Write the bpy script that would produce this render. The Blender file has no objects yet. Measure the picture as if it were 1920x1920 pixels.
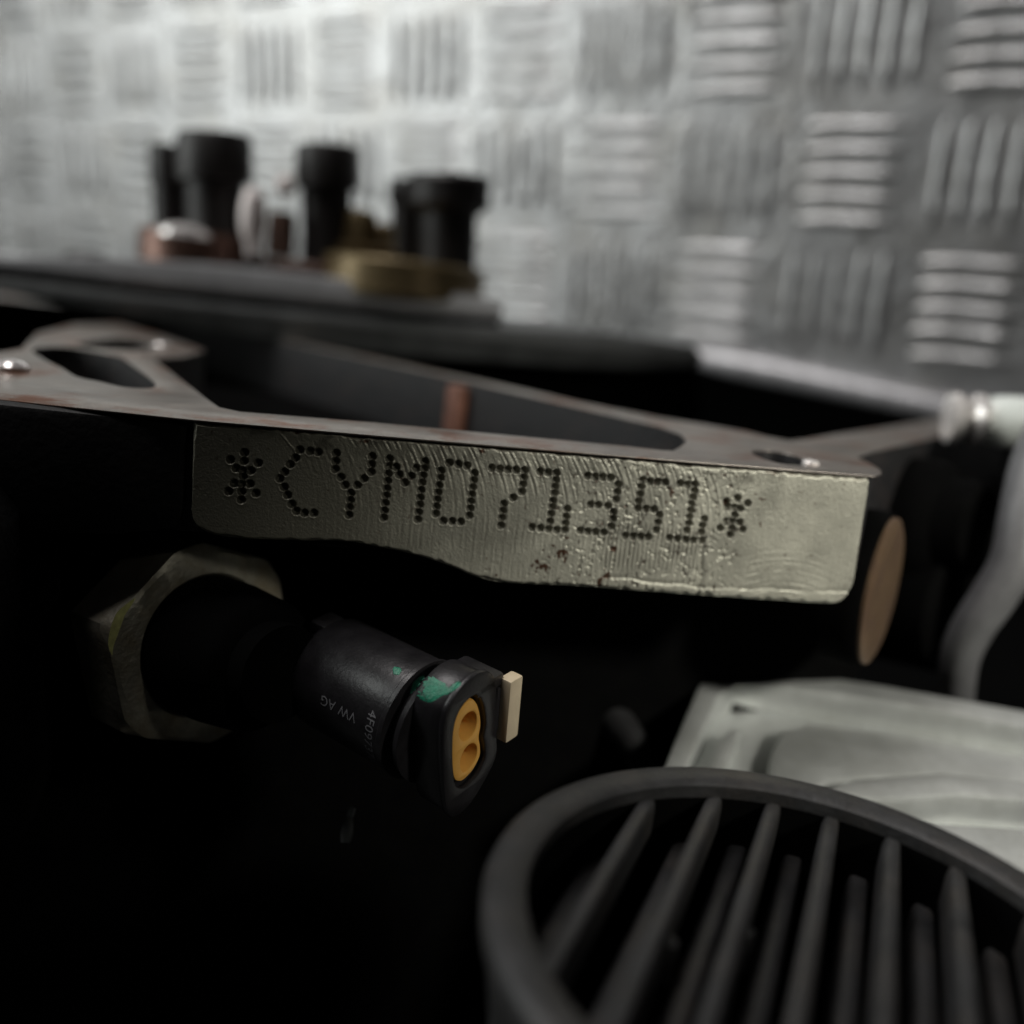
import bpy, bmesh, math, random
import numpy as np
from mathutils import Vector, Matrix
random.seed(7); rng = np.random.default_rng(7)
S = bpy.context.scene
COL = S.collection
R = math.radians

# ------------------------------------------------------------------ camera, world, lamps (1 unit = 1 cm)
S.unit_settings.scale_length = 0.01
F = 1850.0                                   # focal length in pixels of the 1920 px photograph
CAM = Vector((0, 0, 1.5))
ROT = Matrix.Rotation(R(90 - 12.3), 3, 'X') @ Matrix.Rotation(R(6.5), 3, 'Z')
cd = bpy.data.cameras.new('camera'); cam = bpy.data.objects.new('camera', cd); COL.objects.link(cam)
cam.matrix_world = Matrix.Translation(CAM) @ ROT.to_4x4()
cd.sensor_width = 360; cd.lens = 360 * F / 1920
cd.clip_start = 0.1; cd.clip_end = 1000
cd.dof.use_dof = True; cd.dof.focus_distance = 9.65; cd.dof.aperture_fstop = 1.12
cd.dof.aperture_blades = 0
S.camera = cam
W = bpy.data.worlds.new('World'); S.world = W; W.use_nodes = True
W.node_tree.nodes['Background'].inputs[0].default_value = (0.9, 1.0, 0.97, 1)
W.node_tree.nodes['Background'].inputs[1].default_value = 0.004


def lamp(name, kind, loc, target, energy, color, **kw):
    l = bpy.data.lights.new(name, kind); o = bpy.data.objects.new(name, l); COL.objects.link(o)
    o.location = loc
    o.rotation_euler = (Vector(target) - Vector(loc)).to_track_quat('-Z', 'Y').to_euler()
    l.energy = energy; l.color = color
    for k, v in kw.items():
        setattr(l, k, v)
    return o


lamp('window_lamp', 'AREA', (-72, 13, 27), (4, 36, 2), 31000, (0.96, 1.0, 0.97), shape='RECTANGLE', size=40, size_y=60)
lamp('ceiling_lamp', 'AREA', (-22, 14, 62), (2, 22, 0), 22500, (1.0, 0.96, 0.94), shape='RECTANGLE', size=40, size_y=18)
lamp('work_lamp', 'SPOT', (17, -4, 11), (5.3, 11.0, -.9), 20500, (1.0, 0.97, 0.87), spot_size=R(34), spot_blend=1.0, shadow_soft_size=1.5)
S.view_settings.view_transform = 'Standard'; S.view_settings.look = 'None'
S.view_settings.exposure = 0; S.view_settings.gamma = 1
S.cycles.use_denoising = True
S.cycles.max_bounces = 6
S.cycles.sample_clamp_indirect = 4

# ------------------------------------------------------------------ photograph geometry helpers
def ray(x, y):
    return ROT @ Vector(((x - 960) / F, -(y - 960) / F, -1.0))

def at(x, y, d):
    return CAM + ray(x, y) * d

def on_plane(x, y, p0, n):
    d = ray(x, y); return CAM + d * ((Vector(p0) - CAM).dot(n) / d.dot(n))

def deckp(x, y):
    p = on_plane(x, y, (0, 0, 0), Vector((0, 0, 1))); return (p.x, p.y)

def proj(p):
    q = ROT.transposed() @ (Vector(p) - CAM); return 960 + F * q.x / -q.z, 960 - F * q.y / -q.z, -q.z

def camdir(x, ydown, toward):
    return (ROT @ Vector((x, -ydown, toward))).normalized()

# ------------------------------------------------------------------ tagging
def tag(o, label=None, cat=None, group=None, kind=None):
    for k, v in (('label', label), ('category', cat), ('group', group), ('kind', kind)):
        if v: o[k] = v
    return o

def thing(name, label, cat, loc=(0, 0, 0), group=None):
    o = bpy.data.objects.new(name, None); COL.objects.link(o); o.location = loc; o.empty_display_size = .3
    return tag(o, label, cat, group)

bpy.context.view_layer.update()
def link(name, me, mats, parent=None):
    o = bpy.data.objects.new(name, me); COL.objects.link(o)
    if not isinstance(mats, (list, tuple)): mats = [mats]
    if len(me.materials) == 0:
        for m in mats: me.materials.append(m)
    if parent:
        o.parent = parent
        p = parent; loc = Vector((0, 0, 0))
        while p: loc = loc + p.location; p = p.parent
        o.matrix_parent_inverse = Matrix.Translation(-loc)   # meshes are written in world coordinates
    return o

def smooth_by_angle(me, deg=40):
    bm = bmesh.new(); bm.from_mesh(me)
    for f in bm.faces: f.smooth = True
    for e in bm.edges:
        if len(e.link_faces) == 2 and e.calc_face_angle(0) > R(deg): e.smooth = False
    bm.to_mesh(me); bm.free()

# ------------------------------------------------------------------ materials
def mat(name, color, metal=0.0, rough=0.5, vary=0.25, vscale=3.0, color2=None, patch=0.55, patch_soft=.08, pscale=1.5,
        bump=0.0, bscale=20.0, rough_var=0.12, spec=0.5, bdist=.02):
    m = bpy.data.materials.new(name); m.use_nodes = True
    nt = m.node_tree; N = nt.nodes; L = nt.links
    b = N['Principled BSDF']
    tc = N.new('ShaderNodeTexCoord')
    n1 = N.new('ShaderNodeTexNoise'); n1.inputs['Scale'].default_value = vscale; n1.inputs['Detail'].default_value = 6
    n1.inputs['Roughness'].default_value = .65
    L.new(tc.outputs['Object'], n1.inputs['Vector'])
    ramp = N.new('ShaderNodeValToRGB'); ramp.color_ramp.elements[0].position = .3; ramp.color_ramp.elements[1].position = .72
    lo = [c * (1 - vary) for c in color]; hi = [min(1, c * (1 + vary)) for c in color]
    ramp.color_ramp.elements[0].color = (*lo, 1); ramp.color_ramp.elements[1].color = (*hi, 1)
    L.new(n1.outputs['Fac'], ramp.inputs['Fac']); out = ramp.outputs['Color']
    if color2:
        n2 = N.new('ShaderNodeTexNoise'); n2.inputs['Scale'].default_value = pscale; n2.inputs['Detail'].default_value = 8
        n2.inputs['Roughness'].default_value = .7
        L.new(tc.outputs['Object'], n2.inputs['Vector'])
        mr = N.new('ShaderNodeMapRange'); mr.inputs[1].default_value = patch - patch_soft; mr.inputs[2].default_value = patch + patch_soft
        L.new(n2.outputs['Fac'], mr.inputs[0])
        mx = N.new('ShaderNodeMix'); mx.data_type = 'RGBA'
        L.new(mr.outputs[0], mx.inputs[0]); L.new(out, mx.inputs[6]); mx.inputs[7].default_value = (*color2, 1)
        out = mx.outputs[2]
        m['patch'] = 1
    L.new(out, b.inputs['Base Color'])
    b.inputs['Metallic'].default_value = metal
    b.inputs['Specular IOR Level'].default_value = spec
    rr = N.new('ShaderNodeMapRange'); rr.inputs[3].default_value = max(.03, rough - rough_var); rr.inputs[4].default_value = min(1, rough + rough_var)
    L.new(n1.outputs['Fac'], rr.inputs[0]); L.new(rr.outputs[0], b.inputs['Roughness'])
    if bump:
        n3 = N.new('ShaderNodeTexNoise'); n3.inputs['Scale'].default_value = bscale; n3.inputs['Detail'].default_value = 5
        L.new(tc.outputs['Object'], n3.inputs['Vector'])
        bp = N.new('ShaderNodeBump'); bp.inputs['Strength'].default_value = bump; bp.inputs['Distance'].default_value = bdist
        L.new(n3.outputs['Fac'], bp.inputs['Height']); L.new(bp.outputs['Normal'], b.inputs['Normal'])
    return m

M = dict(
    tread=mat('tread_plate_metal', (.56, .56, .565), .70, .38, .22, .45, (.42, .405, .385), .58, .14, .5, .9, 1.7, .14, bdist=.12),
    deck=mat('machined_iron', (.34, .305, .275), .85, .36, .22, 1.5, (.24, .11, .065), .57, .07, .9, .12, 30, .1),
    cast=mat('black_painted_casting', (.006, .006, .0065), 0, .6, .3, 2, (.012, .011, .010), .6, .1, 2, .5, 12, .1, .4),
    inner=mat('rough_dark_casting', (.015, .0145, .016), .1, .6, .3, 4, (.035, .026, .024), .62, .1, 2, .9, 9),
    rust=mat('rusty_iron', (.20, .085, .055), .2, .6, .3, 3, bump=.3),
    cover=mat('grey_cast_alloy', (.50, .505, .52), .35, .4, .2, 1.2, bump=.25, bscale=10),
    black=mat('black_plastic', (.018, .017, .019), 0, .36, .3, 4, bump=.15, bscale=25),
    rubber=mat('black_bolt_finish', (.010, .0075, .007), 0, .5, .4, 2, bump=.1),
    copper=mat('coppered_washer', (.24, .14, .11), .6, .36, .25, 1, (.08, .04, .03), .52, .15, .7),
    brass=mat('yellow_passivated_steel', (.22, .165, .085), .5, .38, .2, 1, (.12, .08, .04), .58, .12, .6),
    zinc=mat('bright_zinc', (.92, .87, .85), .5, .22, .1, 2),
    nut=mat('galvanised_nut', (.46, .435, .36), .7, .5, .3, 3, (.36, .31, .22), .55, .1, 2, .4, 18),
    yellow=mat('yellow_glint', (.80, .78, .30), .1, .45, .3, 12),
    seal=mat('ochre_silicone', (.80, .42, .09), 0, .45, .08, 4, bump=.05),
    beige=mat('beige_plastic', (.66, .55, .39), 0, .5, .08, 4, bump=.06),
    alloy=mat('cast_aluminium', (.56, .575, .565), .5, .46, .15, 1.2, (.42, .43, .41), .58, .15, .8, .2, 9),
    white=mat('pale_plastic', (.90, .95, .91), 0, .3, .05, 2),
    hose=mat('grey_hose_rubber', (.15, .15, .155), 0, .45, .2, 2),
    grille=mat('charcoal_housing', (.024, .024, .025), 0, .5, .4, 3, (.038, .034, .031), .58, .12, 1.8, .5, 18, .12),
    plug=mat('coppery_plug', (.14, .09, .052), .3, .48, .18, 4, (.12, .075, .05), .55, .1, 2.5, .2, 20),
    ink=mat('faded_print', (.22, .22, .235), 0, .6, .1, 8),
    grime_shade=mat('stamping_grime_shade', (.006, .006, .0055), 0, .7, .3, 20, spec=.12),
    cover2=mat('dark_grey_alloy', (.12, .125, .125), .2, .5, .3, 1.2, bump=.3, bscale=8),
    pale=mat('pale_pinkish_steel', (.85, .77, .75), .1, .38, .15, 2),
    edge=mat('pale_rolled_edge', (.62, .61, .63), .4, .38, .25, 1.5, bump=.6, bscale=3),
    matte=mat('deep_matte_black', (.0025, .0025, .0025), 0, .9, .3, 3, spec=.03),  # near-black with hardly any sheen
    brown=mat('brown_oily_steel', (.10, .055, .04), .3, .5, .3, 1.5),
    dim=mat('dim_grey_rubber', (.014, .014, .015), 0, .6, .2, 3),
    floor=mat('dark_floor', (.006, .006, .006), 0, .7, .3, .3),
)

# ------------------------------------------------------------------ mesh builders
def catmull(pts, n=6, closed=True):
    pts = [tuple(p) for p in pts]; out = []; m = len(pts)
    for i in range(m if closed else m - 1):
        g = lambda k: np.array(pts[k % m] if closed else pts[min(max(k, 0), m - 1)], float)
        p0, p1, p2, p3 = g(i - 1), g(i), g(i + 1), g(i + 2)
        for j in range(n):
            t = j / n
            out.append(tuple(.5 * (2 * p1 + (p2 - p0) * t + (2 * p0 - 5 * p1 + 4 * p2 - p3) * t * t + (3 * p1 - p0 - 3 * p2 + p3) * t ** 3)))
    if not closed: out.append(pts[-1])
    return out

def frame_of(p0, U, V):
    U = Vector(U).normalized(); V = Vector(V); V = (V - U * U.dot(V)).normalized()
    return Vector(p0), U, V, U.cross(V)

def plate(name, loops, frame, t0, t1, m, parent=None, bevel=0.0, inset=0.0, smooth=35):
    """a sheet with holes: closed loops in a frame's plane, extruded along its normal from t0 to t1"""
    cu = bpy.data.curves.new(name, 'CURVE'); cu.dimensions = '2D'; cu.fill_mode = 'BOTH'
    for lp in loops:
        sp = cu.splines.new('POLY'); sp.points.add(len(lp) - 1); sp.use_cyclic_u = True
        sp.points.foreach_set('co', [c for p in lp for c in (p[0], p[1], 0, 1)])
    cu.extrude = max((t1 - t0) / 2 - bevel, 1e-4); cu.bevel_depth = bevel; cu.bevel_resolution = 1; cu.offset = -bevel - inset
    tmp = bpy.data.objects.new(name, cu); COL.objects.link(tmp)
    dg = bpy.context.evaluated_depsgraph_get(); dg.update()
    me = bpy.data.meshes.new_from_object(tmp.evaluated_get(dg)); me.name = name
    bpy.data.objects.remove(tmp); bpy.data.curves.remove(cu)
    p0, U, V, N = frame
    X = Matrix((U, V, N)).transposed().to_4x4(); X.translation = p0 + N * ((t0 + t1) / 2)
    me.transform(X); me.materials.clear()
    bm = bmesh.new(); bm.from_mesh(me); bmesh.ops.remove_doubles(bm, verts=bm.verts, dist=1e-5); bm.to_mesh(me); bm.free()
    smooth_by_angle(me, smooth)
    return link(name, me, m, parent)

def lathe(name, prof, p0, axis, m, parent=None, seg=48, up=None, smooth=35, cap0=True):
    """profile of (radius, height along the axis)"""
    a = Vector(axis).normalized(); u = Vector(up) if up else a.orthogonal(); u = (u - a * a.dot(u)).normalized(); v = a.cross(u)
    vs, fs = [], []
    for r, h in prof:
        for k in range(seg):
            t = 2 * math.pi * k / seg
            vs.append(Vector(p0) + a * h + (u * math.cos(t) + v * math.sin(t)) * r)
    n = len(prof)
    for i in range(n - 1):
        for k in range(seg):
            fs.append((i * seg + k, i * seg + (k + 1) % seg, (i + 1) * seg + (k + 1) % seg, (i + 1) * seg + k))
    if prof[0][0] > 1e-6 and cap0: fs.append(tuple(reversed(range(seg))))
    if prof[-1][0] > 1e-6 and cap0: fs.append(tuple(range((n - 1) * seg, n * seg)))
    me = bpy.data.meshes.new(name); me.from_pydata(vs, [], fs)
    bm = bmesh.new(); bm.from_mesh(me); bmesh.ops.remove_doubles(bm, verts=bm.verts, dist=1e-6)
    bmesh.ops.recalc_face_normals(bm, faces=bm.faces); bm.to_mesh(me); bm.free()
    smooth_by_angle(me, smooth)
    return link(name, me, m, parent)

def box(name, p0, U, V, N, su, sv, sn, m, parent=None, bevel=.02, seg=2):
    bm = bmesh.new(); bmesh.ops.create_cube(bm, size=1)
    for q in bm.verts: q.co = Vector((q.co.x * su, q.co.y * sv, q.co.z * sn))
    if bevel: bmesh.ops.bevel(bm, geom=list(bm.edges), offset=bevel, segments=seg, profile=.6, affect='EDGES')
    X = Matrix((Vector(U), Vector(V), Vector(N))).transposed().to_4x4(); X.translation = Vector(p0)
    bm.transform(X); bmesh.ops.recalc_face_normals(bm, faces=bm.faces)
    me = bpy.data.meshes.new(name); bm.to_mesh(me); bm.free(); smooth_by_angle(me, 35)
    return link(name, me, m, parent)

def tube(name, pts, radii, m, parent=None, seg=20, n=8):
    P = [Vector(p) for p in catmull(pts, n, False)]
    rr = np.interp(np.linspace(0, 1, len(P)), np.linspace(0, 1, len(radii)), radii)
    vs, fs = [], []; u = None
    for i, p in enumerate(P):
        t = (P[min(i + 1, len(P) - 1)] - P[max(i - 1, 0)]).normalized()
        u = t.orthogonal().normalized() if u is None else (u - t * t.dot(u)).normalized()
        v = t.cross(u)
        vs += [p + (u * math.cos(2 * math.pi * k / seg) + v * math.sin(2 * math.pi * k / seg)) * rr[i] for k in range(seg)]
    for i in range(len(P) - 1):
        for k in range(seg):
            fs.append((i * seg + k, i * seg + (k + 1) % seg, (i + 1) * seg + (k + 1) % seg, (i + 1) * seg + k))
    fs += [tuple(reversed(range(seg))), tuple(range((len(P) - 1) * seg, len(P) * seg))]
    me = bpy.data.meshes.new(name); me.from_pydata(vs, [], fs); smooth_by_angle(me, 50)
    return link(name, me, m, parent)

# ------------------------------------------------------------------ floor and tread-plate wall
bm = bmesh.new()
for x, y in ((-600, -600), (600, -600), (600, 600), (-600, 600)): bm.verts.new((x, y, -22))
bm.faces.new(bm.verts); me = bpy.data.meshes.new('floor'); bm.to_mesh(me); bm.free()
tag(link('floor', me, M['floor']), kind='structure')

WO = Vector((-22.692, 49.303, 9.352)); WU = Vector((.87986, -.4746, .02433)).normalized()
WV = Vector((.07608, .09014, -.99302)); WV = (WV - WU * WU.dot(WV)).normalized(); WN = WV.cross(WU)   # WN faces the camera
if WN.dot(CAM - WO) < 0: WN = -WN
CP, RP = 4.0, 3.92
def wallp(c, r, h=0): return WO + WU * (c * CP) + WV * (r * RP) + WN * h
def wall_cr(x, y):
    q = on_plane(x, y, WO, WN) - WO; return q.dot(WU) / CP, q.dot(WV) / RP

wall = thing('tread_plate_wall', 'silvery five-bar tread plate standing upright behind the engine parts', 'wall', wallp(4, 2.7))
lipL, lipR = wall_cr(1290, 662), wall_cr(1830, 775)
def lip_row(c): return lipL[1] + (lipR[1] - lipL[1]) * (c - lipL[0]) / (lipR[0] - lipL[0]) if c > lipL[0] - .3 else 3.4
c0 = lipL[0] - .3
lp = [(-40, -16), (60, -16), (60, lip_row(15) * RP), (c0 * CP + .01, lip_row(c0 + .01) * RP), (c0 * CP, 3.4 * RP), (-40, 3.4 * RP)]
plate('sheet', [lp], (WO, WU, WV, WU.cross(WV)), *((-.3, 0) if WU.cross(WV).dot(WN) > 0 else (0, .3)), M['tread'], wall)
# one lens-shaped bar, shared by all ribs
def rib_mesh(L, wd, h):
    vs, fs = [], []; n = 14; m = 6
    for i in range(n + 1):
        t = -1 + 2 * i / n; w_ = wd / 2 * (1 - abs(t) ** 3.2) ** .55 if abs(t) < 1 else 0
        for j in range(m + 1):
            s = -1 + 2 * j / m
            vs.append((t * L / 2, s * w_, h * (1 - abs(s) ** 2.4) * (1 - abs(t) ** 6) - .01))
    for i in range(n):
        for j in range(m):
            a = i * (m + 1) + j; fs.append((a, a + m + 1, a + m + 2, a + 1))
    me = bpy.data.meshes.new('rib'); me.from_pydata(vs, [], fs)
    for p in me.polygons: p.use_smooth = True
    me.materials.append(M['tread']); return me
ribs_h = rib_mesh(3.2, .48, .15)
spots = []
for c in range(-5, 13):
    for r in range(-3, 4):
        for k in range(5):
            o_ = (k - 2) * .70
            horiz = (c + r) % 2 == 0
            cc, rr_ = (c, r + o_ / RP) if horiz else (c + o_ / CP, r)
            if rr_ * RP + (.3 if horiz else 1.6) > lip_row(cc) * RP: continue
            x, y, d = proj(wallp(cc, rr_))
            vis = -70 < x < 1990 and -90 < y < 700
            spots.append((0 if vis else 1, d, cc, rr_, horiz))
spots.sort()
rest = bmesh.new()
for i, (hid, d, cc, rr_, horiz) in enumerate(spots):
    ang = random.uniform(-.02, .02) + (0 if horiz else math.pi / 2)
    A = WU * math.cos(ang) + WV * math.sin(ang); B = WN.cross(A)
    X = Matrix((A, B, WN)).transposed().to_4x4(); X.translation = wallp(cc, rr_)
    if i < 296 and not hid:
        o = bpy.data.objects.new('rib', ribs_h); COL.objects.link(o); o.parent = wall
        o.matrix_parent_inverse = Matrix.Translation(-wall.location)
        o.matrix_basis = X @ Matrix.Diagonal((random.uniform(.96, 1.03), random.uniform(.85, 1.1), random.uniform(.8, 1.15), 1))
    else:
        t = ribs_h.copy(); t.transform(X); rest.from_mesh(t); bpy.data.meshes.remove(t)
me = bpy.data.meshes.new('outer_ribs'); rest.to_mesh(me); rest.free()
for p in me.polygons: p.use_smooth = True
tag(link('outer_ribs', me, M['tread'], wall), kind='stuff')
tube('rolled_bottom_edge', [wallp(c, lip_row(c) + .0, .3) for c in (lipL[0] - .2, lipL[0] + .3, 9, 10, 11, 14)], [.2, .42, .38, .36, .36], M['edge'], wall)

# ------------------------------------------------------------------ engine block
block = thing('engine_block', 'black engine block with machined top face and number *CYM071351* stamped on its pad', 'engine block', (0, 12, -3))
PA = Vector((*deckp(362, 787), 0)); PB = Vector((*deckp(1640, 893), 0))
PU = (PB - PA).normalized(); PZ = Vector((0, 0, 1)); PN = PU.cross(PZ)          # PN faces the camera
if PN.dot(CAM - PA) < 0: PN = -PN
def padsz(x, y):
    q = on_plane(x, y, PA, PN) - PA; return q.dot(PU), q.z

outer_px = [(-420, 700), (-200, 726), (0, 749), (362, 787), (700, 816), (1000, 841), (1300, 866), (1640, 893), (1653, 888), (1650, 880), (1630, 868), (1606, 857), (1640, 846), (1790, 812),
            (1900, 795), (1900, 772), (1780, 783), (1640, 804), (1560, 815), (1510, 823), (1480, 826), (1440, 819), (1400, 809), (1330, 797), (1235, 782), (1100, 757), (900, 713), (700, 670), (560, 641)]
outer = [deckp(*p) for p in outer_px] + [(-9, 27), (-22, 27)]
hole1 = catmull([deckp(*p) for p in [(60, 656), (85, 650), (130, 651), (190, 660), (225, 668), (248, 684), (280, 708), (292, 722), (278, 728), (235, 726), (190, 716), (145, 706), (112, 688), (80, 672)]], 4)
hole2 = catmull([deckp(*p) for p in [(145, 643), (190, 636), (240, 635), (285, 642), (290, 651), (250, 656), (200, 654), (160, 650)]], 5)
h3px = [(289, 673), (318, 695), (372, 736), (395, 753), (412, 764), (450, 772), (700, 792), (1000, 820), (1180, 837), (1240, 844), (1262, 845), (1275, 838), (1288, 828), (1276, 814), (1235, 799), (1100, 766), (900, 719), (700, 675), (560, 645), (440, 618), (300, 588), (0, 560), (-420, 560), (-420, 672), (-100, 664), (0, 660), (40, 654), (50, 643), (70, 624), (140, 608), (220, 606), (300, 628), (345, 643), (384, 657), (345, 669)]
hole3 = [deckp(*p) for p in h3px]
hole5 = catmull([deckp(*p) for p in [(1408, 846), (1445, 845), (1490, 854), (1512, 866), (1505, 873), (1470, 870), (1430, 860)]], 5)
DK = (Vector((0, 0, 0)), Vector((1, 0, 0)), Vector((0, 1, 0)), Vector((0, 0, 1)))
plate('deck_face', [outer, hole1, hole2, hole3, hole5], DK, -.016, 0, M['deck'], block, bevel=.002)
outer_c = [(p[0] - PN.x * .15, p[1] - PN.y * .15) if i_ < 10 else p for i_, p in enumerate(outer)]
plate('casting', [outer_c, hole1, hole2, hole3, hole5], DK, -1.15, -.016, M['inner'], block)
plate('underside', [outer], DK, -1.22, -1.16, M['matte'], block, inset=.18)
# front of the block below and beside the pad
fr = (PA - PN * .25, PU, PZ, PU.cross(PZ)); sg = 1 if fr[3].dot(PN) > 0 else -1
def slab(name, px, back, front, m, bev=.03):
    a, b = (back, front) if sg > 0 else (-front, -back)
    return plate(name, [[padsz(*p) for p in px]], (PA, PU, PZ, PU.cross(PZ)), a, b, m, block, bevel=bev)
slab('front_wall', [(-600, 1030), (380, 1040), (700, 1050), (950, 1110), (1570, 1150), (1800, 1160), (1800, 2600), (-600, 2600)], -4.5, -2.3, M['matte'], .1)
slab('lamp_blocker', [(-700, 850), (-60, 850), (30, 960), (40, 1500), (-30, 1700), (-700, 1700)], -2.3, 2.6, M['cast'], .4)  # added bulge, mostly out of view, keeps window light off the hex nut
slab('front_shoulder', [(-500, 728), (0, 758), (352, 797), (345, 960), (330, 1000), (200, 1010), (-500, 990)], -.6, -.1, M['cast'], .08)
# brown flash line on the far wall of the front slot
q0 = Vector((*deckp(868, 712), 0)); q1 = Vector((*deckp(700, 675), 0)); fu = (q0 - q1).normalized(); fn = Vector((fu.y, -fu.x, 0))
box('inner_rib', q0 + Vector((0, 0, -.85)) + fn * .06, fu, (0, 0, 1), fn, .36, 1.5, .3, M['rust'], block, .06)
# bolt-hole chamfers
def chamfer(px, r, m=M['zinc']):
    p = Vector((*deckp(*px), 0))
    lathe('bolt_hole_chamfer', [(r, -.03), (r * 1.25, .012), (r * 1.32, .02), (r * 1.4, .0)], p, (0, 0, 1), m, block, 32)

def glint_dome_at(px, r, hgt=.5, m=M['zinc']):  # polished dome added on the deck to give a bright glint
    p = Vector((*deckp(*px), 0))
    lathe('glint_dome', [(r, -.05), (r, r * hgt * .4), (r * .8, r * hgt * .8), (r * .4, r * hgt), (0, r * hgt * 1.05)], p, (0, 0, 1), m, block, 24)
glint_dome_at((302, 650), .14); glint_dome_at((22, 694), .2, .6); glint_dome_at((1520, 870), .10)
# ---- the number pad
STAMP = [
 ('asterisk', 400, 800, 5.647, [(330,275),(180,350),(325,365),(475,385),(240,440),(310,465),(395,465),(315,525),(220,600),(300,610),(385,605),(160,685),(300,690),(450,705),(295,775)]),
 ('letter C', 400, 800, 5.647, [(915,245),(1025,260),(1110,270),(870,330),(815,400),(755,480),(705,550),(750,640),(785,725),(830,820),(880,895),(965,915),(1065,915)]),
 ('letter Y', 400, 800, 5.647, [(1300,280),(1295,365),(1290,450),(1350,535),(1395,620),(1455,705),(1450,780),(1440,855),(1435,935),(1680,315),(1675,400),(1670,480),(1595,550),(1525,620)]),
 ('letter M', 700, 820, 5.647, [(170,227),(165,307),(155,387),(150,462),(140,542),(135,617),(125,697),(115,777),(110,852),(240,315),(275,395),(335,480),(400,410),(455,325),(545,255),(540,330),(525,405),(515,480),(505,560),(495,640),(490,715),(480,795),(470,870)]),
 ('zero', 700, 820, 5.647, [(805,270),(900,285),(990,300),(715,355),(710,430),(695,510),(685,585),(675,660),(668,735),(660,810),(1070,380),(1062,455),(1050,530),(1040,605),(1030,680),(1025,755),(1015,830),(740,885),(835,890),(925,895)]),
 ('seven', 700, 820, 5.647, [(1255,325),(1340,335),(1425,340),(1510,345),(1600,350),(1590,425),(1580,500),(1570,575),(1480,640),(1380,705),(1370,780),(1360,855),(1350,935)]),
 ('one', 980, 840, 5.647, [(185,250),(270,260),(355,265),(350,340),(340,410),(335,480),(320,560),(312,625),(298,700),(290,780),(100,840),(190,850),(275,860),(360,870),(445,870),(470,645),(460,730),(450,800)]),
 ('three', 980, 840, 5.647, [(690,295),(770,305),(850,310),(930,315),(1010,390),(1000,465),(990,545),(720,600),(800,605),(900,615),(960,680),(955,750),(935,830),(610,875),(690,885),(770,890),(860,895)]),
 ('five', 980, 840, 5.647, [(1270,345),(1350,355),(1430,360),(1510,365),(1255,410),(1240,490),(1225,565),(1220,640),(1310,645),(1390,650),(1445,710),(1430,790),(1415,870),(1090,930),(1170,935),(1250,940),(1330,945)]),
 ('one', 1100, 860, 5.647, [(990,265),(1070,275),(1145,275),(1140,340),(1125,410),(1110,480),(1100,550),(1090,620),(1080,690),(1060,760),(880,840),(960,850),(1050,860),(1130,865),(1215,870),(1245,640),(1225,710),(1215,780)]),
 ('asterisk', 1100, 860, 5.647, [(1600,420),(1480,455),(1705,475),(1500,515),(1570,520),(1630,530),(1570,600),(1480,670),(1545,665),(1620,675),(1415,735),(1535,740),(1650,750),(1520,805)]),
]
dots = []
for ch, ox, oy, sc, L_ in STAMP:
    dots.append((ch, [padsz(ox + x / sc, oy + y / sc) for x, y in L_]))
ALLD = np.array([d for _, l in dots for d in l])
DR, DD = .045, .075
def vnoise(x, y, cell, seed):
    g = np.random.default_rng(seed).random((256, 256)); x = x / cell; y = y / cell
    xi = np.floor(x).astype(int); yi = np.floor(y).astype(int); fx = x - xi; fy = y - yi
    fx = fx * fx * (3 - 2 * fx); fy = fy * fy * (3 - 2 * fy); G = lambda a, b: g[a % 256, b % 256]
    return (G(xi, yi) * (1 - fx) + G(xi + 1, yi) * fx) * (1 - fy) + (G(xi, yi + 1) * (1 - fx) + G(xi + 1, yi + 1) * fx) * fy - .5
def sstep(a, b, x):
    t = np.clip((x - a) / (b - a), 0, 1); return t * t * (3 - 2 * t)
def dents(s, z):
    """depth below the pad, and the burr thrown up round each punch mark"""
    dep = np.zeros_like(s); bur = np.zeros_like(s)
    for a, b in ALLD:
        m = (np.abs(s - a) < .12) & (np.abs(z - b) < .12)
        if not m.any(): continue
        r = np.hypot(s[m] - a, z[m] - b)
        dep[m] = np.maximum(dep[m], DD * np.clip(1 - (r / DR) ** 2, 0, 1) ** .8)
        bur[m] = np.maximum(bur[m], .004 * np.exp(-((r - DR * 1.12) / .011) ** 2) * np.clip(.15 - (z[m] - b) / DR, 0, 1))
    return dep, bur
UNIT = 7.12 / 1278.0                                   # about one photograph pixel on the pad, in cm
S0 = lambda px: padsz(px, 950)[0]
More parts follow.
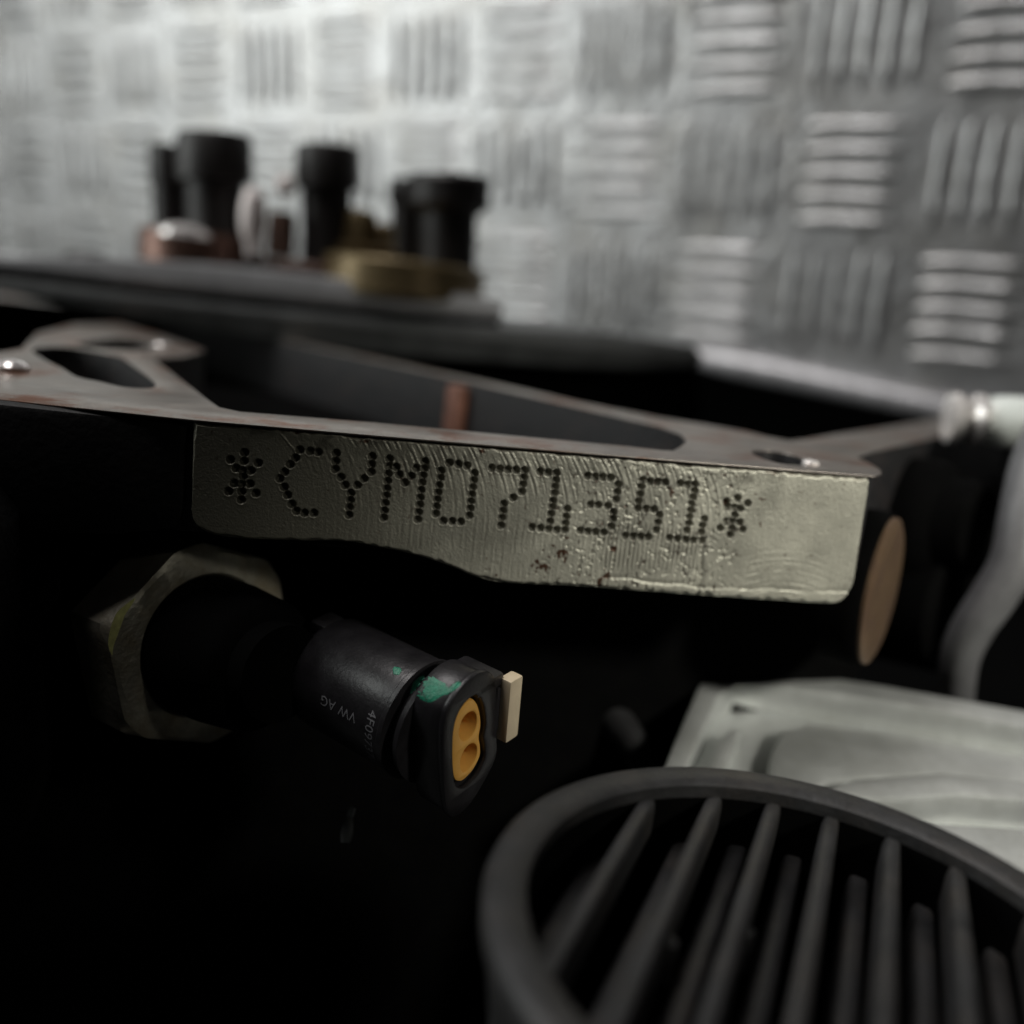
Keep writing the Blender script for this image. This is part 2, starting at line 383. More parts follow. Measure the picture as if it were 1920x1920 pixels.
def relief(s, z):
    P = s / UNIT + 362
    h = np.zeros_like(s)
    # face-mill arcs, stronger towards the top right of the stamping
    zc = padsz(900, 985)[1]; Rr = 1.45
    ph = s - np.sqrt(np.clip(Rr ** 2 - np.clip(z - zc, 0, Rr * .98) ** 2, 0, None)) + .03 * vnoise(s, z, .5, 3)
    amp = sstep(450, 800, P) * (1 - sstep(1300, 1400, P)) * (.35 + .65 * sstep(-.75, -.2, z - 0)) + .08
    g = np.sin(ph * 2 * math.pi / .066) + .6 * np.sin(ph * 2 * math.pi / .041 + 1)
    brk = np.clip(.6 + 2.2 * vnoise(s, z, .09, 5), 0, 1.4)
    h += .0028 * amp * (np.abs(g) ** .8 * np.sign(g)) * brk
    # straight tool ridges low on the right
    low = sstep(1080, 1140, P) * (1 - sstep(1315, 1340, P)) * (1 - sstep(-.78, -.68, z)) * sstep(-1.27, -1.18, z)
    h = h * (1 - .8 * low) + .0042 * low * np.sin(s * 2 * math.pi / .05) * np.clip(.6 + 1.5 * vnoise(s, z, .12, 19), 0, 1)
    # scrubbed arcs at the right end
    ra = np.hypot(s - S0(1500), (z - padsz(1500, 1290)[1]))
    am = np.exp(-((P - 1490) / 110) ** 2) * sstep(-.85, -1.05, z)
    h += .0018 * am * (np.sin(ra * 2 * math.pi / .075) + .7 * np.sin(ra * 2 * math.pi / .047)) * np.clip(.5 + 2.5 * vnoise(s, z, .15, 18), 0, 1)
    # flow lines of the coating
    for (xa, ya), (xb, yb), d in (((1400, 890), (1320, 1010), .012), ((1320, 1010), (1312, 1120), .014), ((1150, 1082), (1320, 1100), .012), ((1320, 1100), (1590, 1108), .008)):
        a = np.array(padsz(xa, ya)); b = np.array(padsz(xb, yb)); v = b - a
        t = np.clip(((s - a[0]) * v[0] + (z - a[1]) * v[1]) / (v @ v), 0, 1)
        dd = np.hypot(s - a[0] - t * v[0] + .05 * vnoise(s, z, .25, 8), z - a[1] - t * v[1] + .03 * vnoise(s, z, .2, 9))
        h -= d * np.exp(-(dd / .022) ** 2)
    # pitting and burrs
    pit = vnoise(s, z, .035, 11) + .6 * vnoise(s, z, .018, 12)
    pm = sstep(950, 1150, P) * (1 - sstep(1370, 1420, P))
    h -= .011 * sstep(.24, .5, pit) * pm + .002 * sstep(.3, .6, pit)
    h += .004 * pm * sstep(-.35, -.05, z) * vnoise(s, z, .05, 14) * 2
    h += .003 * vnoise(s, z, .4, 15) + .0012 * vnoise(s, z, .014, 16) * 2
    # one long scratch
    a = np.array(padsz(517, 803)); b = np.array(padsz(553, 845)); v = b - a
    t = np.clip(((s - a[0]) * v[0] + (z - a[1]) * v[1]) / (v @ v), 0, 1); dd = np.hypot(s - a[0] - t * v[0], z - a[1] - t * v[1])
    h += .006 * np.exp(-(dd / .008) ** 2)
    dep, bur = dents(s, z)
    return h + bur * (1 - np.clip(dep / .01, 0, 1)) - dep
top_c = catmull([padsz(*p) for p in [(362, 790.5), (700, 819), (1000, 844), (1300, 868.5), (1632, 897)]], 20, False)
bot_c = catmull([padsz(*p) for p in [(359, 952), (360, 968), (370, 988), (398, 1003), (450, 1011), (560, 1015), (640, 1016), (700, 1025), (780, 1042), (850, 1065), (900, 1085), (940, 1094), (1000, 1097), (1100, 1102), (1300, 1117), (1450, 1127), (1552, 1133), (1580, 1127), (1594, 1108), (1602, 1085)]], 8, False)
def resample(c, n):
    c = np.array(c); l = np.r_[0, np.cumsum(np.hypot(*np.diff(c, axis=0).T))]; t = np.linspace(0, l[-1], n)
    return np.c_[np.interp(t, l, c[:, 0]), np.interp(t, l, c[:, 1])]
NU, NV = 980, 170
# corresponding stations: mostly by the same s, with the rounded ends of the lower curve shared out
bt = resample(bot_c, 4000)
l = np.linspace(0, 1, NU)
sb = bt[np.clip((l * 3999).astype(int), 0, 3999)]
st = np.c_[np.interp(l, [0, .03, .97, 1], [top_c[0][0], top_c[0][0] + .1, top_c[-1][0] - .1, top_c[-1][0]]), np.zeros(NU)]
sb_mid = np.clip((l - .03) / .94, 0, 1)
st[:, 0] = np.interp(l, [0, .05, .95, 1], [top_c[0][0], np.interp(.05, l, sb[:, 0]) + .02, np.interp(.95, l, sb[:, 0]) + .03, top_c[-1][0]])
mid = (l > .05) & (l < .95); st[mid, 0] = np.clip(sb[mid, 0] + .025, top_c[0][0], top_c[-1][0]); st[:, 0] = np.maximum.accumulate(st[:, 0])
tc_ = np.array(top_c); st[:, 1] = np.interp(st[:, 0], tc_[:, 0], tc_[:, 1])
k = np.linspace(0, 1, NV)[None, :, None]
G = st[:, None, :] * (1 - k) + sb[:, None, :] * k
s_, z_ = G[..., 0], G[..., 1]
edge = np.minimum(np.minimum(np.arange(NV)[None, :], NV - 1 - np.arange(NV)[None, :]) * 1.35 / NV, np.minimum(np.arange(NU)[:, None], NU - 1 - np.arange(NU)[:, None]) * 7.1 / NU)
H_ = relief(s_, z_) - .05 * (1 - sstep(0, .05, edge + .035 * vnoise(s_, z_, .07, 20))) ** 2
P3 = np.array(PA)[None, None] + s_[..., None] * np.array(PU) + z_[..., None] * np.array(PZ) + H_[..., None] * np.array(PN)
verts = P3.reshape(-1, 3)
i, j = np.meshgrid(np.arange(NU - 1), np.arange(NV - 1), indexing='ij')
q = np.stack([i * NV + j, i * NV + j + 1, (i + 1) * NV + j + 1, (i + 1) * NV + j], -1).reshape(-1, 4)
per = np.r_[np.arange(NU) * NV, (NU - 1) * NV + np.arange(1, NV), (np.arange(NU - 1)[::-1]) * NV + NV - 1, np.arange(1, NV - 1)[::-1]]
skirt = verts[per] - np.array(PN) * .45
n0 = len(verts); verts = np.r_[verts, skirt]; pi_ = np.arange(len(per)); nx = np.roll(pi_, -1)
q = np.r_[q, np.stack([per[pi_], n0 + pi_, n0 + nx, per[nx]], -1)]
me = bpy.data.meshes.new('number_pad'); me.vertices.add(len(verts)); me.vertices.foreach_set('co', verts.ravel())
me.loops.add(q.size); me.loops.foreach_set('vertex_index', q.ravel().astype(np.int32))
me.polygons.add(len(q)); me.polygons.foreach_set('loop_start', np.arange(0, q.size, 4, dtype=np.int32)); me.polygons.foreach_set('loop_total', np.full(len(q), 4, np.int32))
me.update(calc_edges=True); me.validate()
me.polygons.foreach_set('use_smooth', np.ones(len(q), bool))
bm = bmesh.new(); bm.from_mesh(me); bmesh.ops.recalc_face_normals(bm, faces=bm.faces); bm.to_mesh(me); bm.free()
# rust and grime masks, stains with a shape of their own
Pp = s_ / UNIT + 362
rust = np.zeros_like(s_)
for (x, y), w_ in (((1045, 1042), .13), ((1148, 1030), .07), ((1130, 1088), .11), ((1262, 935), .09), ((1282, 955), .07), ((1010, 1060), .1), ((930, 1082), .06), ((1275, 985), .05), ((1360, 945), .05), ((560, 812), .05), ((680, 826), .06), ((905, 848), .05), ((1160, 985), .04), ((1065, 1010), .04), ((950, 1093), .08)):
    a, b = padsz(x, y); rust = np.maximum(rust, np.exp(-(np.hypot(s_ - a, (z_ - b) * 1.2) / w_) ** 2))
pt = vnoise(s_, z_, .06, 31) + .7 * vnoise(s_, z_, .025, 32)
rust = sstep(.42, .75, rust * .62 + pt * .9) 
topr = (1 - sstep(0, .05, np.arange(NV)[None, :] * 1.3 / NV)) * np.ones_like(s_)
rust = np.maximum(rust, .7 * topr * sstep(.0, .35, pt))
grime_shade = np.maximum(sstep(.28, .6, pt) * sstep(900, 1150, Pp) * (1 - sstep(1380, 1430, Pp)) * .85, sstep(.004, .02, -relief(s_, z_)) * .55)
zc_ = padsz(900, 985)[1]
ph_ = s_ - np.sqrt(np.clip(1.45 ** 2 - np.clip(z_ - zc_, 0, 1.42) ** 2, 0, None)) + .03 * vnoise(s_, z_, .5, 3)
gr_ = sstep(.55, 1.2, -np.sin(ph_ * 2 * math.pi / .066) - .6 * np.sin(ph_ * 2 * math.pi / .041 + 1)) * sstep(480, 800, Pp) * (1 - sstep(1300, 1400, Pp)) * np.clip(.5 + 3 * vnoise(s_, z_, .1, 5), 0, 1)
grime_shade = np.maximum(grime_shade, .75 * gr_ * (.35 + .65 * sstep(-.75, -.2, z_)))
low_ = sstep(1080, 1140, Pp) * (1 - sstep(1315, 1340, Pp)) * (1 - sstep(-.78, -.68, z_)) * sstep(-1.27, -1.18, z_)
grime_shade = np.maximum(grime_shade, .5 * low_ * sstep(.3, .9, -np.sin(s_ * 2 * math.pi / .05)))
grime_shade = np.maximum(grime_shade, .6 * sstep(.0, .4, vnoise(s_, z_, .16, 33) + .5 * vnoise(s_, z_, .05, 34)) * sstep(-.3, -.05, z_ - np.interp(s_, tc_[:, 0], tc_[:, 1])) * (1 - sstep(1400, 1500, Pp)))
pad_z = np.zeros(len(per))
for nm, arr in (('rust', rust), ('grime_shade', grime_shade), ('left_tone', 1 - sstep(560, 1000, Pp + 120 * vnoise(s_, z_, .5, 36)))):  # third mask: darker tone towards the left end
    at_ = me.attributes.new(nm, 'FLOAT', 'POINT'); at_.data.foreach_set('value', np.r_[arr.ravel(), pad_z].astype(np.float32))
pm = mat('machined_pad_metal', (.47, .462, .39), .45, .44, .24, 1.7, bump=.3, bscale=60, rough_var=.14)
nt = pm.node_tree; b = nt.nodes['Principled BSDF']; src = b.inputs['Base Color'].links[0].from_socket
for nm, c in (('left_tone', (.28, .27, .215)), ('grime_shade', (.055, .05, .04)), ('rust', (.075, .035, .018))):
    a = nt.nodes.new('ShaderNodeAttribute'); a.attribute_name = nm
    x = nt.nodes.new('ShaderNodeMix'); x.data_type = 'RGBA'; nt.links.new(a.outputs['Fac'], x.inputs[0]); nt.links.new(src, x.inputs[6]); x.inputs[7].default_value = (*c, 1)
    src = x.outputs[2]
nt.links.new(src, b.inputs['Base Color'])
pad = link('number_pad', me, pm, block)
# the punch marks of every character: a dark lining in each dent, grime with the dent's shadow painted in
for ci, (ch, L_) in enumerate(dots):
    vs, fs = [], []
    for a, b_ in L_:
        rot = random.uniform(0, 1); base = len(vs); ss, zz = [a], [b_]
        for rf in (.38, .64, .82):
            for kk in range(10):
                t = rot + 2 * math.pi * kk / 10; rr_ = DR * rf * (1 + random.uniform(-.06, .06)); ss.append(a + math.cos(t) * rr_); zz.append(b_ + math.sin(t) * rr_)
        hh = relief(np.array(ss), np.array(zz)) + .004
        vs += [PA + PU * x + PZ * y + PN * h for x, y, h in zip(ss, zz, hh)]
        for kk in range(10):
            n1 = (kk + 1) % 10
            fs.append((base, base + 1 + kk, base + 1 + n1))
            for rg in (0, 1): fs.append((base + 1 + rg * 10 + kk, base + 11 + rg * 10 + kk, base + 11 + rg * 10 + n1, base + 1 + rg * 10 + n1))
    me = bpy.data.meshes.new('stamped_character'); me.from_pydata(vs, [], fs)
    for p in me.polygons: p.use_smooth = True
    o = link('stamped_character', me, M['grime_shade'], pad); o['label'] = 'dot-punched %s of the stamped number' % ch

# core plug in the end wall
pn = camdir(.82, .19, .50)
pc = at(1652, 1108, 12.4)
lathe('end_boss', [(.98, -.5), (1.0, -.2), (.99, -.06), (.96, -.02), (.94, -.04), (0, -.04)], pc, pn, M['matte'], block)
lathe('core_plug', [(.94, -.05), (.94, .02), (.87, .05), (.5, .03), (0, .03)], pc, pn, M['plug'], block)

# ------------------------------------------------------------------ grey cover with capped bolts, behind the block
CA = Vector((*deckp(200, 602), 0)); CB = Vector((*deckp(1050, 692), 0)); CU = (CB - CA).normalized(); CN = CU.cross(Vector((0, 0, 1)))
if CN.dot(CAM - CA) < 0: CN = -CN
def covp(x, y):
    q_ = on_plane(x, y, CA, CN) - CA; return q_.dot(CU), q_.z
cov = thing('stepped_cover', 'long dark grey stepped metal cover lying behind the machined block face, carrying bolts', 'cover', CA)
sgc = 1 if CU.cross(Vector((0, 0, 1))).dot(CN) > 0 else -1
def cplate(name, px, back, front, m, bev):
    a, b_ = (back, front) if sgc > 0 else (-front, -back)
    return plate(name, [[covp(*p) for p in px]], (CA, CU, Vector((0, 0, 1)), CU.cross(Vector((0, 0, 1)))), a, b_, m, cov, bevel=bev)
cplate('upper_plate', [(-260, 455), (-80, 470), (20, 482), (200, 482), (420, 497), (600, 517), (780, 541), (900, 556), (938, 568), (948, 600), (900, 601), (700, 580), (450, 556), (230, 532), (80, 512), (-80, 496), (-260, 480)], -4.5, 0, M['cover'], .07)
cplate('lower_plate', [(-260, 492), (-80, 514), (80, 530), (230, 549), (450, 574), (700, 597), (950, 613), (1130, 622), (1300, 648), (1318, 668), (1310, 688), (1180, 692), (1050, 688), (800, 670), (650, 658), (450, 628), (250, 596), (160, 580), (0, 548), (-260, 520)], -5, .12, M['cover2'], .09)
cplate('gasket', [(-260, 478), (80, 510), (230, 532), (450, 556), (700, 580), (940, 602), (940, 612), (700, 594), (450, 570), (230, 545), (80, 526), (-260, 494)], -4.4, -.6, M['matte'], .01)
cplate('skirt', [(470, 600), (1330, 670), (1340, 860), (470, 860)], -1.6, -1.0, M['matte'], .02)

lathe('plug', [(.5, -.6), (.5, .25), (.35, .4), (0, .42)], at(160, 508, 22.0), (0, 0, 1), M['rubber'], cov)

def upz(px, py, d): return at(px, py, d)
D = 23.0
zsc = D / F
def flange(name, label, cat, cx, cy, rpx, h, m, d=D):
    p = at(cx, cy, d); r = rpx * d / F
    t = thing(name, label, cat, p)
    lathe('disc', [(r * .97, -h), (r, -h + .05), (r, -.06), (r * .96, 0), (r * .4, .03), (r * .4, .0), (0, .0)], p, (0, 0, 1), m, t, 40)
    return t, p, r
fl, p, r = flange('washer_flange', 'coppery brown round flange on the grey cover under the tall black bolts', 'flange', 378, 437, 112, .75, M['copper'])
lathe('dome', [(r * .42, 0), (r * .38, .12), (r * .25, .22), (0, .27)], at(345, 443, 21.6), (0, 0, 1), M['zinc'], fl, 32)  # bright dome added in place of a white glint on the flange
fl2, p, r = flange('yellow_flange', 'yellowish brass coloured flange on the grey cover under the rightmost black bolt', 'flange', 760, 490, 150, .8, M['brass'])
lathe('step', [(r * .45, -.1), (r * .45, .1), (r * .4, .14), (0, .14)], at(680, 470, 23.2), (0, 0, 1), M['brass'], fl2, 32)

def bolt(label, cx, ytop, ycap, ybase, rcap, rstem, d, taper=1.0):
    p = at(cx, ybase, d); k = d / F; tilt = Vector((-.067, 0, 1)).normalized()
    H = (ybase - ytop) * k; hc = (ybase - ycap) * k; rc = rcap * k; rs = rstem * k
    t = thing('black_bolt', label, 'bolt', p, 'black bolts standing on the cover')
    lathe('shank', [(rs, -.3), (rs * 1.0, hc - .1), (rs * .8, hc), (rs * .8, hc + .05)], p, tilt, M['rubber'], t, 32)
    hd = lathe('head', [(rs * .9, hc - .12), (rc * taper, hc - .08), (rc, hc + .1), (rc, H - .12), (rc * .92, H - .02), (rc * .6, H), (rc * .55, H - .15), (0, H - .15)], p, tilt, M['rubber'], t, 32)
    return t
bolt('tallest black capped bolt, left of centre on the coppery flange', 405, 262, 340, 465, 68, 52, 22.6)
bolt('thin black capped bolt half hidden behind the tallest one', 322, 280, 345, 435, 38, 33, 24.2)
bolt('straight black bolt in the middle, between the pale stud and the yellow nut', 612, 284, 352, 490, 57, 46, 23)
bolt('wide headed black bolt at the right end of the grey cover', 838, 338, 398, 505, 76, 53, 22.6, .75)
bolt('short black bolt peeping out left behind the wide headed one', 764, 342, 388, 475, 38, 32, 24.6, .8)
lathe('lower_disc', [(1.25, -.7), (1.25, -.1), (1.15, 0), (0, 0)], at(585, 492, 23.4), (0, 0, 1), M['brown'], fl2, 40)
st_ = thing('pale_stud', 'bright pinkish silver stud between the tall black bolt and the middle one', 'stud', at(478, 470, 22.7))
pp = at(474, 462, 21.7); lathe('shaft', [(.16, -.2)] + [(.29 * math.sin(t) ** .7, .62 - .62 * math.cos(t)) for t in np.linspace(.5, math.pi - .01, 14)], pp, (-.04, 0, 1), M['pale'], st_, 32)
pp2 = at(530, 432, 22.0); lathe('ball', [(.0, .72)] + [(.22 * math.sin(t), .96 - .22 * math.cos(t)) for t in np.linspace(.3, math.pi - .01, 10)], pp2, (0, 0, 1), M['pale'], st_, 32)
nt_ = thing('brown_block', 'small brown square block between the pale stud and the middle bolt', 'block', at(530, 480, 22.4))
pp = at(528, 440, 22.4); box('body', pp, (1, 0, 0), (0, 1, 0), (0, 0, 1), .55, .5, 1.0, M['brown'], nt_, .08)
yn = thing('yellow_nut', 'brass coloured nut standing between the middle bolt and the wide headed bolt', 'nut', at(672, 470, 22.9))
pp = at(672, 470, 22.9); lathe('hexagon', [(.42, -.1), (.42, .75), (.35, .9), (.2, .92), (.18, .7), (0, .7)], pp, (0, 0, 1), M['brass'], yn, 6, smooth=20)
pp = at(715, 468, 23.4); lathe('collar', [(.32, -.1), (.32, .5), (.25, .6), (0, .6)], pp, (0, 0, 1), M['brass'], yn, 24)

# ------------------------------------------------------------------ hexagonal sensor under the pad
hn = camdir(.77, .14, .62); hc = at(390, 1210, 10.7)
hup = camdir(0, -1, 0)
sen = thing('screwed_sensor', 'dull grey hexagonal nut with a black core below the left of the stamped pad', 'sensor', hc)
hu = (hup - hn * hn.dot(hup)).normalized(); hv = hu.cross(hn)
bm = bmesh.new(); rings = []
R0 = 1.22
def hexr(t, Rc): return Rc * math.cos(math.pi / 6) / math.cos(((math.pi - t - R(14)) % (math.pi / 3)) - math.pi / 6)
NS = 96
prof = [('hex', 1.0, -.75), ('hex', 1.0, -.16), ('min', 1.13, -.03), ('c', 1.02, .0), ('c', .80, .0), ('c', .77, -.04), ('c', .77, -.9)]
for kind, rv, h in prof:
    ring = []
    for k_ in range(NS):
        t = 2 * math.pi * k_ / NS; hx = hexr(t, R0)
        rr_ = hx * rv if kind == 'hex' else (min(hx, rv) if kind == 'min' else rv)
        ring.append(bm.verts.new(hc + hn * h + (hv * math.cos(t) + hu * math.sin(t)) * rr_))
    rings.append(ring)
for a, b_ in zip(rings, rings[1:]):
    for k_ in range(NS): bm.faces.new((a[k_], a[(k_ + 1) % NS], b_[(k_ + 1) % NS], b_[k_]))
bmesh.ops.recalc_face_normals(bm, faces=bm.faces); me = bpy.data.meshes.new('hex_nut'); bm.to_mesh(me); bm.free(); smooth_by_angle(me, 25)
link('hex_nut', me, M['nut'], sen)
lathe('core', [(.765, -.9), (.765, -.05), (.76, .35), (.70, .9), (.62, 1.0), (.5, 1.05), (.5, 1.3), (0, 1.3)], hc + hn * .0, hn, M['matte'], sen)
# a yellow glint on the chamfer corner, painted as a coloured strip
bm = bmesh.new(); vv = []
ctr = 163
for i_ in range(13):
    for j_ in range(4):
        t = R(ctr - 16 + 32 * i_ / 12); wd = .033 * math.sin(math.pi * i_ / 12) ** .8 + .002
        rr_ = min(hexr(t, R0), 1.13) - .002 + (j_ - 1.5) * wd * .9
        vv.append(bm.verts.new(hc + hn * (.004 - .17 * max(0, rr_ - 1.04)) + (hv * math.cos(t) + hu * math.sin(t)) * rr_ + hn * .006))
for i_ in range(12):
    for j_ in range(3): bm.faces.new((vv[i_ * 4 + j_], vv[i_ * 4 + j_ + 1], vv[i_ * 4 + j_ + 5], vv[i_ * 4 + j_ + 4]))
bmesh.ops.recalc_face_normals(bm, faces=bm.faces); me = bpy.data.meshes.new('painted_glint'); bm.to_mesh(me); bm.free()
link('painted_glint', me, M['yellow'], sen)

# ------------------------------------------------------------------ electrical connector
cn = camdir(.784, .274, .55); FC = at(880, 1395, 9.45)
eu = ROT @ Vector((.08, 1, .384)); eu = (eu - cn * cn.dot(eu)).normalized(); er = eu.cross(cn)
if (ROT.transposed() @ er).x < 0: er = -er
con = thing('electrical_connector', 'black round two-pin plug with green paint, printed lettering and an ochre seal', 'connector', FC)
CF = (FC, er, eu, er.cross(eu)); cs = 1 if CF[3].dot(cn) > 0 else -1
def facep(x, y):
    q_ = on_plane(x, y, FC, cn) - FC; return q_.dot(er), q_.dot(eu)
def cface(name, loops, back, front, m, bev):
    a, b_ = (back, front) if cs > 0 else (-front, -back)
    return plate(name, loops, CF, a, b_, m, con, bevel=bev)
z5 = lambda L_: [facep(500 + x / 3.556, 1160 + y / 3.556) for x, y in L_]
face_o = catmull(z5([(1215, 590), (1290, 470), (1380, 385), (1460, 350), (1515, 380), (1535, 450), (1540, 620), (1538, 800), (1535, 910), (1480, 1040), (1380, 1210), (1300, 1300), (1240, 1330), (1205, 1290), (1185, 1150), (1178, 1000), (1175, 800), (1190, 680)]), 5)
seal_o = catmull(z5([(1390, 550), (1425, 575), (1445, 640), (1452, 720), (1440, 800), (1448, 860), (1445, 930), (1400, 1020), (1340, 1085), (1305, 1098), (1275, 1080), (1262, 1000), (1258, 870), (1265, 750), (1290, 660), (1335, 590)]), 5)
hol1 = catmull(z5([(1408, 618), (1432, 660), (1425, 740), (1385, 812), (1335, 842), (1307, 820), (1302, 755), (1325, 680), (1365, 632)]), 5)
hol2 = catmull(z5([(1410, 832), (1434, 868), (1425, 940), (1385, 1010), (1340, 1052), (1314, 1030), (1309, 960), (1335, 890), (1372, 845)]), 5)
def grow(L_, k_):
    c = np.mean(np.array(L_), 0); return [tuple(c + (np.array(p_) - c) * k_) for p_ in L_]
cface('front_ring', [face_o, grow(seal_o, 1.13)], -.07, 0, M['black'], .02)
cface('flange_body', [grow(face_o, .96), grow(seal_o, 1.15)], -.42, -.06, M['black'], .03)
cface('seal', [seal_o, grow(hol1, .86), grow(hol2, .86)], -.45, -.04, M['seal'], .022)
cface('seal_backing', [grow(seal_o, 1.16)], -.55, -.42, M['black'], .01)
# body cylinder with collar
BR = .60; ax0 = FC - cn * .5 + (er * facep(880, 1400)[0])
lathe('body', [(0, -1.5), (.45, -1.5), (.56, -1.45), (BR, -1.38), (BR, -.16), (BR + .02, -.14), (BR + .02, -.09), (BR - .12, -.07), (BR - .12, .09), (.3, .09)], ax0, cn, M['black'], con, 64)
lathe('collar', [(BR - .12, .0), (BR - .04, .02), (BR - .02, .09), (.3, .1)], ax0, cn, M['black'], con, 64)
box('rear_lug', ax0 - cn * 1.5 + eu * .5, cn, eu, er, .22, .18, .3, M['black'], con, .03)
box('latch_arm', ax0 + cn * .25 + eu * .52 + er * .28, cn, eu, er, .5, .14, .4, M['black'], con, .04)
tc = on_plane(957, 1327, FC + cn * .06, cn)
box('locking_tab', tc - cn * .02, cn, eu, er, .15, .70, .2, M['beige'], con, .028)
box('tab_rail', tc - cn * .14 - er * .07, cn, eu, er, .16, .5, .16, M['black'], con, .02)
# spots of green marking paint, thin crusts lying on the plastic
green = mat('green_marking_paint', (.012, .20, .115), 0, .45, .35, 14, (.010, .012, .011), .60, .03, 8, .4, 30)
def paint(px, rx, ry, seed, host_names):
    pass
def surf_hit(obs, x, y):
    d = ray(x, y); best = None
    for o in obs:
        mw = o.matrix_world; mi = mw.inverted(); ok, l_, n_, _ = o.ray_cast(mi @ CAM, (mi.to_3x3() @ d).normalized())
        if ok:
            w_ = mw @ l_
            if best is None or (w_ - CAM).length < (best[0] - CAM).length: best = (w_, (mw.to_3x3() @ n_).normalized())
    return best
bpy.context.view_layer.update()
hosts = [o for o in con.children]
def crust(name, outline_fn, m, lift=.004):
    """a skin that follows the plastic under a small blob outline given in photograph pixels"""
    cx, cy, loops = outline_fn
    bm = bmesh.new(); rows = []
    NR, NT = 7, 28
    for i_ in range(NR + 1):
        row = []
        for k_ in range(NT):
            t = 2 * math.pi * k_ / NT; rx, ry = loops(t)
            h_ = surf_hit(hosts, cx + rx * i_ / NR, cy + ry * i_ / NR)
            row.append(h_)
        rows.append(row)
    V = [[bm.verts.new(h_[0] + h_[1] * (lift if i_ < NR else .0005)) if h_ else None for h_ in row] for i_, row in enumerate(rows)]
    for i_ in range(NR):
        for k_ in range(NT):
            f_ = [V[i_][k_], V[i_][(k_ + 1) % NT], V[i_ + 1][(k_ + 1) % NT], V[i_ + 1][k_]]
            if all(f_):
                if max((f_[a].co - f_[a - 1].co).length for a in range(4)) < .09: bm.faces.new(f_)
    for v_ in [v_ for v_ in bm.verts if not v_.link_faces]: bm.verts.remove(v_)
    bmesh.ops.recalc_face_normals(bm, faces=bm.faces)
    me = bpy.data.meshes.new(name); bm.to_mesh(me); bm.free()
    for p_ in me.polygons: p_.use_smooth = True
    return link(name, me, m, con)
wob = lambda t, a, b_, s: (a * math.cos(t) * (1 + .12 * math.sin(3 * t + s)), b_ * math.sin(t) * (1 + .14 * math.sin(4 * t + s * 2)))
crust('paint_mark', (803, 1291, lambda t: wob(t, 36, 23, 1)), green)
crust('paint_mark', (848, 1290, lambda t: (16 * math.cos(t) * (1 + .2 * math.sin(2 * t)), -11 * math.cos(t) + 7 * math.sin(t))), green)
crust('paint_mark', (744, 1258, lambda t: wob(t, 8, 8, 2)), green)
# lettering on the body, as thin raised print
def lettering(txt, size, place, m, name):
    cu = bpy.data.curves.new(name, 'FONT'); cu.body = txt; cu.size = size; cu.align_x = 'CENTER'; cu.align_y = 'CENTER'; cu.space_character = 1.05
    tmp = bpy.data.objects.new(name, cu); COL.objects.link(tmp); dg = bpy.context.evaluated_depsgraph_get(); dg.update()
    me = bpy.data.meshes.new_from_object(tmp.evaluated_get(dg)); bpy.data.objects.remove(tmp); bpy.data.curves.remove(cu)
    bm = bmesh.new(); bm.from_mesh(me); bmesh.ops.subdivide_edges(bm, edges=bm.edges, cuts=1); bmesh.ops.triangulate(bm, faces=bm.faces)
    for v_ in bm.verts: v_.co = place(v_.co.x, v_.co.y)
    bmesh.ops.recalc_face_normals(bm, faces=bm.faces); bm.to_mesh(me); bm.free(); me.materials.clear()
    return link(name, me, m, con)
def cyl_param(x, y):
    h_ = surf_hit([o for o in con.children if o.name.startswith('body')], x, y)
    q_ = h_[0] - ax0; return q_.dot(cn), math.atan2(q_.dot(er), q_.dot(eu))
def cylpt(a, t): return ax0 + cn * a + (eu * math.cos(t) + er * math.sin(t)) * (BR + .003)
a1, t1 = cyl_param(634, 1328); a2, t2 = cyl_param(690, 1392)
sgn = 1 if proj(cylpt(a1, t1 + .1))[1] > proj(cylpt(a1, t1))[1] else -1     # sgn*angle runs down the picture
lettering('VW AG', .145, lambda x, y: cylpt(a1 - x, t1 + sgn * y / BR), M['ink'], 'printed_lettering')
lettering('4F0973702', .145, lambda x, y: cylpt(a2 + y, t2 + sgn * x / BR), M['ink'], 'printed_number')

# ------------------------------------------------------------------ round finned housing in the foreground
gd = 6.7; GC = at(1543, 1742, gd)
up = Vector((.03, 0, 1)).normalized()
pr = on_plane(905, 1650, GC, up); GR = (pr - GC).length
gr = thing('finned_housing', 'charcoal round housing with open parallel fins, lying in the right foreground', 'housing', GC - up * 2.5)
Ri = GR * .868
lathe('rim', [(GR * .90, -2.4), (GR * .92, -1.0), (GR * .965, -.40), (GR * .995, -.20), (GR, -.08), (GR * .99, -.02), (GR * .975, 0), (GR * .92, -.005), (GR * .885, -.02), (Ri, -.05), (Ri * .998, -.16)], GC, up, M['grille'], gr, 128, smooth=50, cap0=False)
lathe('shade_liner', [(Ri * 1.0, -.15), (Ri * 1.0, -2.2), (0, -2.2)], GC, up, M['matte'], gr, 96, cap0=False)  # added black lining, puts the inner wall's shade into its colour
fd = ray(1700, 690); fd = (fd - up * up.dot(fd)).normalized(); fs_ = up.cross(fd)
if (ROT.transposed() @ fs_).x < 0: fs_ = -fs_
